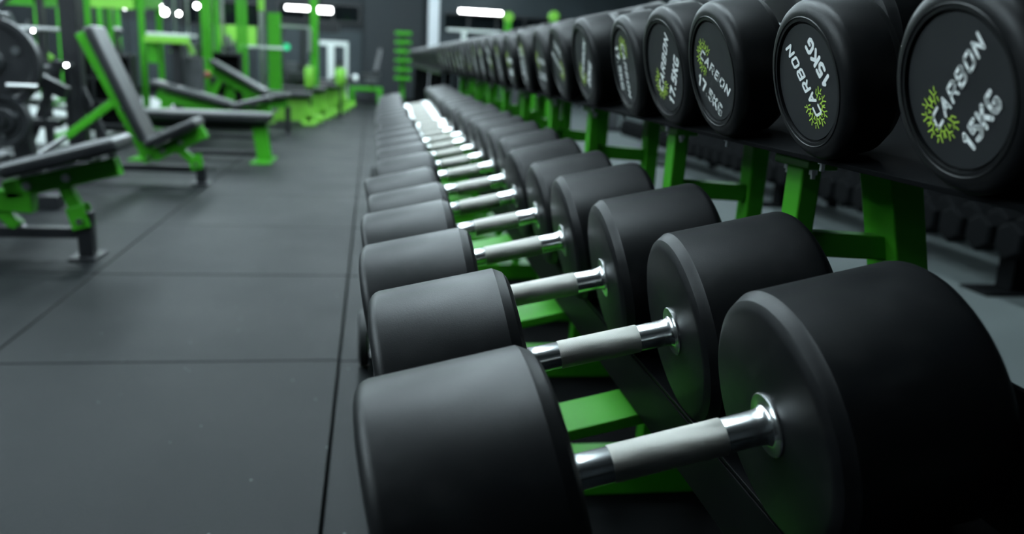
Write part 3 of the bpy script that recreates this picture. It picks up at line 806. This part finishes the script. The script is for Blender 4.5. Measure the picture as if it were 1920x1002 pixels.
power_rack(-2.06, -1.72, 10.85, 11.3, 1.8, 'slim green power rack in front of the lime board', [
    ('cable', M_STEEL, [('cyl', (-1.9, 10.8, 0.3), (-1.9, 10.8, 1.7), 0.02)])])
power_rack(-4.6, -3.8, 12.4, 13.2, 2.1, 'distant green power rack on the pale walkway', [])
# green lat machine with horizontal arm at seat height
machine('lat_machine', 'green machine with a broad pale shelf and splayed green struts', 'gym machine', [
    ('table', M_WHITE, [('box', -2.24, -1.84, 8.65, 9.0, 0.99, 1.022)]),
    ('apron', M_LIME, [('box', -2.26, -1.84, 8.63, 8.66, 0.925, 0.989)]),
    ('column', M_GREEN, [('box', -2.25, -2.15, 8.7, 8.8, 0.73, 0.989)]),
    ('pedestal', M_BLACK, [('box', -2.04, -1.95, 8.75, 8.85, 0.05, 0.989)]),
    ('strut', M_LIME, [('bar', (-1.95, 8.8, 0.97), (-2.04, 8.8, 0.83), 0.05, 0.05)]),
    ('strut', M_LIME, [('bar', (-1.91, 8.8, 0.97), (-1.84, 8.8, 0.83), 0.05, 0.05)]),
    ('stack', M_GREYPLATE, [('box', -1.94, -1.78, 8.86, 9.0, 0.05, 0.8)]),
    ('base', M_BLACK, [('box', -2.28, -1.76, 8.62, 9.04, 0, 0.05)])], (-2.0, 8.8, 0))
machine('stack_machine', 'dark weight stack machine with pale rods behind the sloping bench', 'gym machine', [
    ('stack', M_GREYPLATE, [('box', -2.36, -2.1, 10.2, 10.4, 0.1, 0.95)]),
    ('guide_rod', M_STEEL, [('cyl', (-2.3, 10.1, 0.1), (-2.3, 10.1, 1.5), 0.014)]),
    ('guide_rod', M_STEEL, [('cyl', (-2.16, 10.1, 0.1), (-2.16, 10.1, 1.5), 0.014)]),
    ('post', M_GREEN, [('box', -2.06, -1.96, 10.3, 10.4, 0, 1.52)]),
    ('seat', M_PAD, [('box', -1.95, -1.55, 10.1, 10.4, 0.5, 0.58)]),
    ('knob', M_RED, [('cyl', (-1.98, 10.05, 0.60), (-1.93, 10.05, 0.60), 0.035)]),
    ('seat_post', M_GREEN, [('box', -1.8, -1.7, 10.2, 10.3, 0, 0.499)]),
    ('base', M_BLACK, [('box', -2.4, -1.5, 10.1, 10.4, 0, 0.06)])], (-2.0, 10.25, 0))
machine('cable_tower', 'grey cable post with green head and tall green side panel', 'gym machine', [
    ('post', M_STEEL, [('box', -1.57, -1.515, 11.5, 11.56, 0.0, 1.40)]),
    ('head', M_LIME, [('box', -1.58, -1.505, 11.49, 11.57, 1.401, 1.85)]),
    ('side_panel', M_GREEN, [('box', -1.48, -1.31, 11.6, 11.66, 0.15, 1.39)]),
    ('arm', M_WHITE, [('box', -1.84, -1.26, 11.45, 11.489, 0.925, 0.96)]),
    ('base', M_BLACK, [('box', -1.64, -1.26, 11.44, 11.76, 0, 0.06)])], (-1.5, 11.6, 0))
machine('cable_tower', 'narrow green cable post standing above the bright green benches', 'gym machine', [
    ('post', M_GREEN, [('box', -1.02, -0.91, 12.8, 12.9, 0.0, 2.0)]),
    ('carriage', M_STEEL, [('box', -1.05, -1.0, 12.75, 12.799, 0.9, 1.25)]),
    ('top_arm', M_BLACK, [('box', -0.909, -0.6, 12.8, 12.9, 1.2, 1.34)]),
    ('base', M_BLACK, [('box', -1.1, -0.82, 12.7, 13.0, 0, 0.05)])], (-0.96, 12.85, 0))
machine('stack_machine', 'dark leg machine with a round green display', 'gym machine', [
    ('stack', M_GREYPLATE, [('box', -1.42, -1.2, 12.9, 13.2, 0.1, 0.75)]),
    ('frame', M_BLACK, [('box', -1.5, -1.44, 12.9, 13.2, 0, 1.25), ('box', -1.18, -1.12, 12.9, 13.2, 0, 1.25)]),
    ('top_bar', M_STEEL, [('box', -1.5, -0.95, 12.95, 13.0, 1.251, 1.29)]),
    ('seat', M_PAD, [('box', -1.35, -1.05, 12.6, 12.88, 0.5, 0.62)]),
    ('display', M_GLED, [('cyl', (-1.37, 12.84, 0.97), (-1.37, 12.88, 0.97), 0.05)]),
    ('lever', M_BLACK, [('bar', (-1.35, 12.7, 0.62), (-1.7, 12.7, 0.5), 0.06, 0.06)])], (-1.3, 13.0, 0))
machine('notice_board', 'lime green board standing among the machines', 'board', [
    ('board', M_LIME, [('box', -2.4, -1.83, 13.1, 13.13, 0.95, 1.24)]),
    ('leg', M_BLACK, [('box', -2.36, -2.32, 13.131, 13.16, 0, 1.2)]),
    ('leg', M_BLACK, [('box', -1.92, -1.88, 13.131, 13.16, 0, 1.2)]),
    ('foot', M_BLACK, [('box', -2.4, -1.84, 13.05, 13.3, 0, 0.03)])], (-2.1, 13.15, 0))
machine('smith_machine', 'white framed machine against the dark wall', 'gym machine', [
    ('top_bar', M_WHITE, [('box', -1.09, -0.58, 15.7, 15.76, 1.05, 1.13)]),
    ('post', M_WHITE, [('box', -0.95, -0.83, 15.7, 15.8, 0.05, 1.049)]),
    ('post', M_WHITE, [('box', -0.64, -0.58, 15.7, 15.76, 0.05, 1.049)]),
    ('seat', M_PAD, [('box', -0.87, -0.47, 15.4, 15.65, 0.4, 0.5)]),
    ('stack', M_BLACK, [('box', -0.80, -0.66, 15.78, 15.9, 0.05, 0.8)]),
    ('base', M_BLACK, [('box', -1.05, -0.4, 15.36, 15.92, 0, 0.05)])], (-0.8, 15.7, 0))
machine('leg_press', 'dark seated machine with pale pads under the far windows', 'gym machine', [
    ('seat', M_PAD, [('box', -0.37, 0.0, 17.2, 17.6, 0.42, 0.55)]),
    ('back', M_PAD, [('bar', (-0.1, 17.65, 0.55), (0.0, 17.85, 1.0), 0.3, 0.08)]),
    ('pad', M_GREYPLATE, [('box', -0.28, -0.05, 17.0, 17.19, 0.36, 0.46)]),
    ('roller', M_WHITE, [('cyl', (-0.54, 17.1, 0.44), (-0.44, 17.1, 0.44), 0.08)]),
    ('frame', M_BLACK, [('box', -0.48, 0.05, 17.0, 17.9, 0, 0.08), ('box', -0.22, -0.12, 17.3, 17.4, 0.081, 0.419)])], (-0.2, 17.4, 0))
machine('low_bench', 'low green bench on the floor at the far end of the aisle', 'bench', [
    ('top', M_GREEN, [('box', -0.58, 0.05, 16.45, 16.6, 0.24, 0.31)]),
    ('leg', M_GREEN, [('box', -0.58, -0.48, 16.45, 16.6, 0, 0.239)]),
    ('leg', M_GREEN, [('box', -0.05, 0.05, 16.45, 16.6, 0, 0.239)])], (-0.25, 16.5, 0))
# tower of green trays by the dark pier
def tray_tower(x0, x1, y0, y1, z0, dz, n, label, group):
    r = empty('storage_tower', ((x0+x1)/2, (y0+y1)/2, 0)); inv = Matrix.Translation((-(x0+x1)/2, -(y0+y1)/2, 0))
    def part(name, mb, m):
        o = mb.build(name, m, r); o.matrix_local = inv; return o
    part('post', MB().box((x0+x1)/2-0.04, (x0+x1)/2+0.04, y1, y1+0.06, 0, z0+dz*(n-1)), M_GREEN)
    part('base', MB().box(x0, x1, y0, y1+0.06, 0, 0.05), M_BLACK)
    for k in range(n):
        part('tray', MB().box(x0, x1, y0, y1-0.001, z0+dz*k, z0+dz*k+dz*0.34), M_GREEN)
    tag(r, label, 'storage tower', group)
    for k in range(n-1):
        o = empty('kettlebell', ((x0+x1)/2+0.03, (y0+y1)/2, z0+dz*k+dz*0.34+0.002))
        q = dz*0.62
        MB().lathe([(0, 0), (0, q*0.3), (q*0.12, q*0.42), (q*0.32, q*0.47), (q*0.5, q*0.4), (q*0.6, q*0.2), (q*0.62, 0)], 16, (0, 0, 1)).build('ball', M_BLACK if k < 2 else M_GREYPLATE, o, smooth=40)
        hb = MB(); pts = [(-q*0.25, q*0.5), (-q*0.28, q*0.8), (-q*0.15, q*0.94), (q*0.15, q*0.94), (q*0.28, q*0.8), (q*0.25, q*0.5)]
        for a, b in zip(pts, pts[1:]): hb.cyl((a[0], 0, a[1]), (b[0], 0, b[1]), q*0.06, 8)
        hb.build('handle', M_STEEL, o, smooth=40)
        tag(o, 'kettlebell on the '+ordinal(k+1)+' tray from the bottom of the '+('near' if y0 < 16 else 'far')+' green tower', 'kettlebell', 'kettlebells on the green towers')
tray_tower(0.26, 0.54, 14.9, 15.2, 0.52, 0.155, 6, 'tall green tower of stacked trays beside the silver column', 'green storage towers')
tray_tower(1.75, 2.03, 16.4, 16.7, 0.62, 0.14, 5, 'farther green tower of trays behind the upper dumbbells', 'green storage towers')
machine('pull_up_bar', 'pale horizontal bar on a white post at the far end', 'gym machine', [
    ('bar', M_WHITE, [('box', 1.32, 2.42, 16.96, 17.02, 1.47, 1.52)]),
    ('post', M_WHITE, [('box', 1.62, 1.71, 16.95, 17.03, 0, 1.469)]),
    ('base', M_BLACK, [('box', 1.4, 1.95, 16.92, 17.2, 0, 0.04)])], (1.66, 17, 0))
for x, y, h, lab in ((1.80, 12.0, 1.60, 'green machine post rising behind the upper dumbbells, nearest the glowing bar'),
                     (2.50, 12.2, 1.66, 'green machine post rising behind the tenth upper dumbbell'),
                     (2.33, 12.6, 1.46, 'short green machine post behind the upper dumbbells'),
                     (3.30, 12.0, 1.62, 'green machine post farthest to the wall side behind the upper dumbbells')):
    machine('machine_post', lab, 'gym machine', [
        ('post', M_GREEN, [('box', x-0.045, x+0.045, y-0.05, y+0.05, 0, h)]),
        ('cap', M_LIME, [('cyl', (x, y-0.055, h-0.06), (x, y+0.055, h-0.06), 0.07)]),
        ('stack', M_GREYPLATE, [('box', x+0.06, x+0.22, y-0.1, y+0.1, 0.05, h-0.3)]),
        ('base', M_BLACK, [('box', x-0.15, x+0.3, y-0.2, y+0.2, 0, 0.05)])], (x, y, 0), 'machines behind the upper dumbbells')

# ------------------------------------------------------------------ glowing bars and dots in view
def glow_bar(x0, x1, y, z, label, th=0.035):  # wall bars glow in place of lamps reflected in far glass
    r = empty('glow_bar', ((x0+x1)/2, y, z)); h = (x1-x0)/2
    MB().box(-h-0.02, h+0.02, 0.02, 0.06, -th-0.01, th+0.01).build('housing', M_BLACK, r)
    MB().box(-h, h, -0.01, 0.019, -th, th).build('diffuser', M_GLOWBAR, r)
    for sx in (-0.8, 0.8):
        MB().box(sx*h-0.01, sx*h+0.01, 0.06, RY1-y-0.075 if RY1-y > 0.2 else 0.065, -0.01, 0.01).build('bracket', M_BLACK, r)
    tag(r, label, 'lamp', 'glowing bars on the back wall, for reflected lamps')
glow_bar(-2.02, -1.54, 18.98, 1.83, 'white glowing bar on the back wall, leftmost of three')
glow_bar(-1.36, -1.05, 18.98, 1.82, 'short white glowing bar behind the narrow green post', 0.055)
glow_bar(1.74, 2.70, 18.98, 1.98, 'long white glowing bar on the back wall past the silver column')
def spot(x, y, z, r_, label):  # glowing disc on an added stand, in place of a blurred glint
    o = empty('glow_dot', (x, y, z))
    MB().lathe([(0, 0), (0, r_*0.9), (0.02, r_), (0.02, r_*1.15), (0.1, r_*1.15), (0.12, r_*0.6), (0.12, 0)], 16, (0, 1, 0)).build('housing', M_BLACK, o, smooth=40)
    MB().lathe([(-0.006, 0), (-0.004, r_*0.6), (0.0, r_*0.85)], 16, (0, 1, 0)).build('lens', M_GLOWDOT, o, smooth=40)
    MB().cyl((0, 0.08, -z), (0, 0.08, 0), 0.012, 8).build('stand', M_BLACK, o, smooth=40)
    MB().cyl((0, 0.08, -z), (0, 0.08, -z+0.02), 0.05, 12).build('foot', M_BLACK, o, smooth=40)
    tag(o, label, 'lamp', 'glowing dots added for glints among the machines')
SPOTS = [(-2.16, 6.26, 0.735, 0.012, 'small white glowing dot at hand height in front of the dark cable tower'),
         (-2.00, 6.20, 0.955, 0.014, 'small white glowing dot just behind the top of the raised back pad'),
         (-2.34, 6.22, 0.955, 0.009, 'small white glowing dot beside the high plate of the farther machine'),
         (-3.25, 11.6, 1.35, 0.027, 'small white glowing dot at the corner of the green rack, left one'),
         (-3.06, 11.7, 1.335, 0.025, 'small white glowing dot at the corner of the green rack, right one'),
         (-2.88, 11.85, 1.40, 0.034, 'white glowing dot over the raised bench, upper left of a pair'),
         (-2.76, 11.6, 1.32, 0.046, 'bright white glowing dot right over the top of the raised bench'),
         (-2.62, 11.75, 1.315, 0.025, 'small white glowing dot to the right of the bright one'),
         (-2.36, 11.6, 1.42, 0.032, 'white glowing dot alone over the pale shelf')]
for s in SPOTS: spot(*s)

def cardio(x, y, s, label, yaw=0.0):
    r = empty('cross_trainer', (x, y, 0)); r.scale = (s, s, s); r.rotation_euler = (0, 0, yaw)
    MB().box(-0.45, 0.45, -0.2, 0.2, 0.0, 0.09).build('base', M_BLACK, r, bevel=0.02)
    MB().prism([(-0.42, 0.09), (0.0, 0.09), (-0.06, 0.5), (-0.2, 0.62), (-0.36, 0.5)], -0.14, 0.14).build('flywheel_cover', M_PAD, r, bevel=0.02)
    MB().bar((-0.22, 0, 0.6), (-0.14, 0, 1.12), 0.08, 0.07).build('mast', M_BLACK, r, bevel=0.005)
    MB().obox((-0.12, 0, 1.17), (0.03, 0, 0.02), (0, 0.14, 0), (-0.04, 0, 0.09)).build('console', M_GREYPLATE, r, bevel=0.008)
    for sy in (-1, 1):
        MB().bar((-0.16, sy*0.19, 0.55), (0.02, sy*0.22, 1.2), 0.035, 0.035).build('arm', M_GREYPLATE, r)
        MB().bar((-0.2, sy*0.17, 0.3), (0.42, sy*0.17, 0.18), 0.05, 0.05).build('pedal_rail', M_BLACK, r)
        MB().box(0.1, 0.4, sy*0.17-0.06, sy*0.17+0.06, 0.262, 0.29).build('pedal', M_PAD, r)
    tag(r, label, 'cross trainer', 'dark cross trainers among the racks')
for x, y, sc_, yw, lab in ((-3.35, 6.95, 0.8, 0.3, 'dark cross trainer nearest, behind the plate loaded machines'),
                           (-3.2, 10.6, 0.85, 3.0, 'dark cross trainer farther back beyond the first green rack'), (-2.35, 12.7, 0.8, 0.0, 'dark cross trainer under the white glowing dots'),
                           (-1.98, 12.25, 0.85, 0.0, 'dark cross trainer beside the green display machine'), (-3.75, 9.6, 0.9, 0.8, 'dark cross trainer on the pale walkway')):
    cardio(x, y, sc_, lab, yw)

def storage_shelf(x0, x1, y0, y1, h, label):
    P = [('side_panel', M_BLACK, [('box', x0, x0+0.03, y0, y1, 0, h)]), ('side_panel', M_BLACK, [('box', x1-0.03, x1, y0, y1, 0, h)]),
         ('back_panel', M_DECK, [('box', x0+0.031, x1-0.031, y1-0.02, y1, 0.02, h)])]
    for k in range(4):
        z = 0.08+k*(h-0.12)/3
        P.append(('shelf', M_BLACK, [('box', x0+0.031, x1-0.031, y0, y1-0.021, z, z+0.03)]))
    return machine('storage_shelf', label, 'shelf', P, ((x0+x1)/2, (y0+y1)/2, 0), 'low black storage shelves')
storage_shelf(-2.98, -2.42, 8.75, 8.95, 0.8, 'low black storage shelf between the two nearest green racks')
storage_shelf(-2.12, -1.66, 10.58, 10.72, 0.86, 'low black storage shelf before the slim green rack')
storage_shelf(-2.52, -2.1, 11.3, 11.45, 0.9, 'low black storage shelf before the lime board')
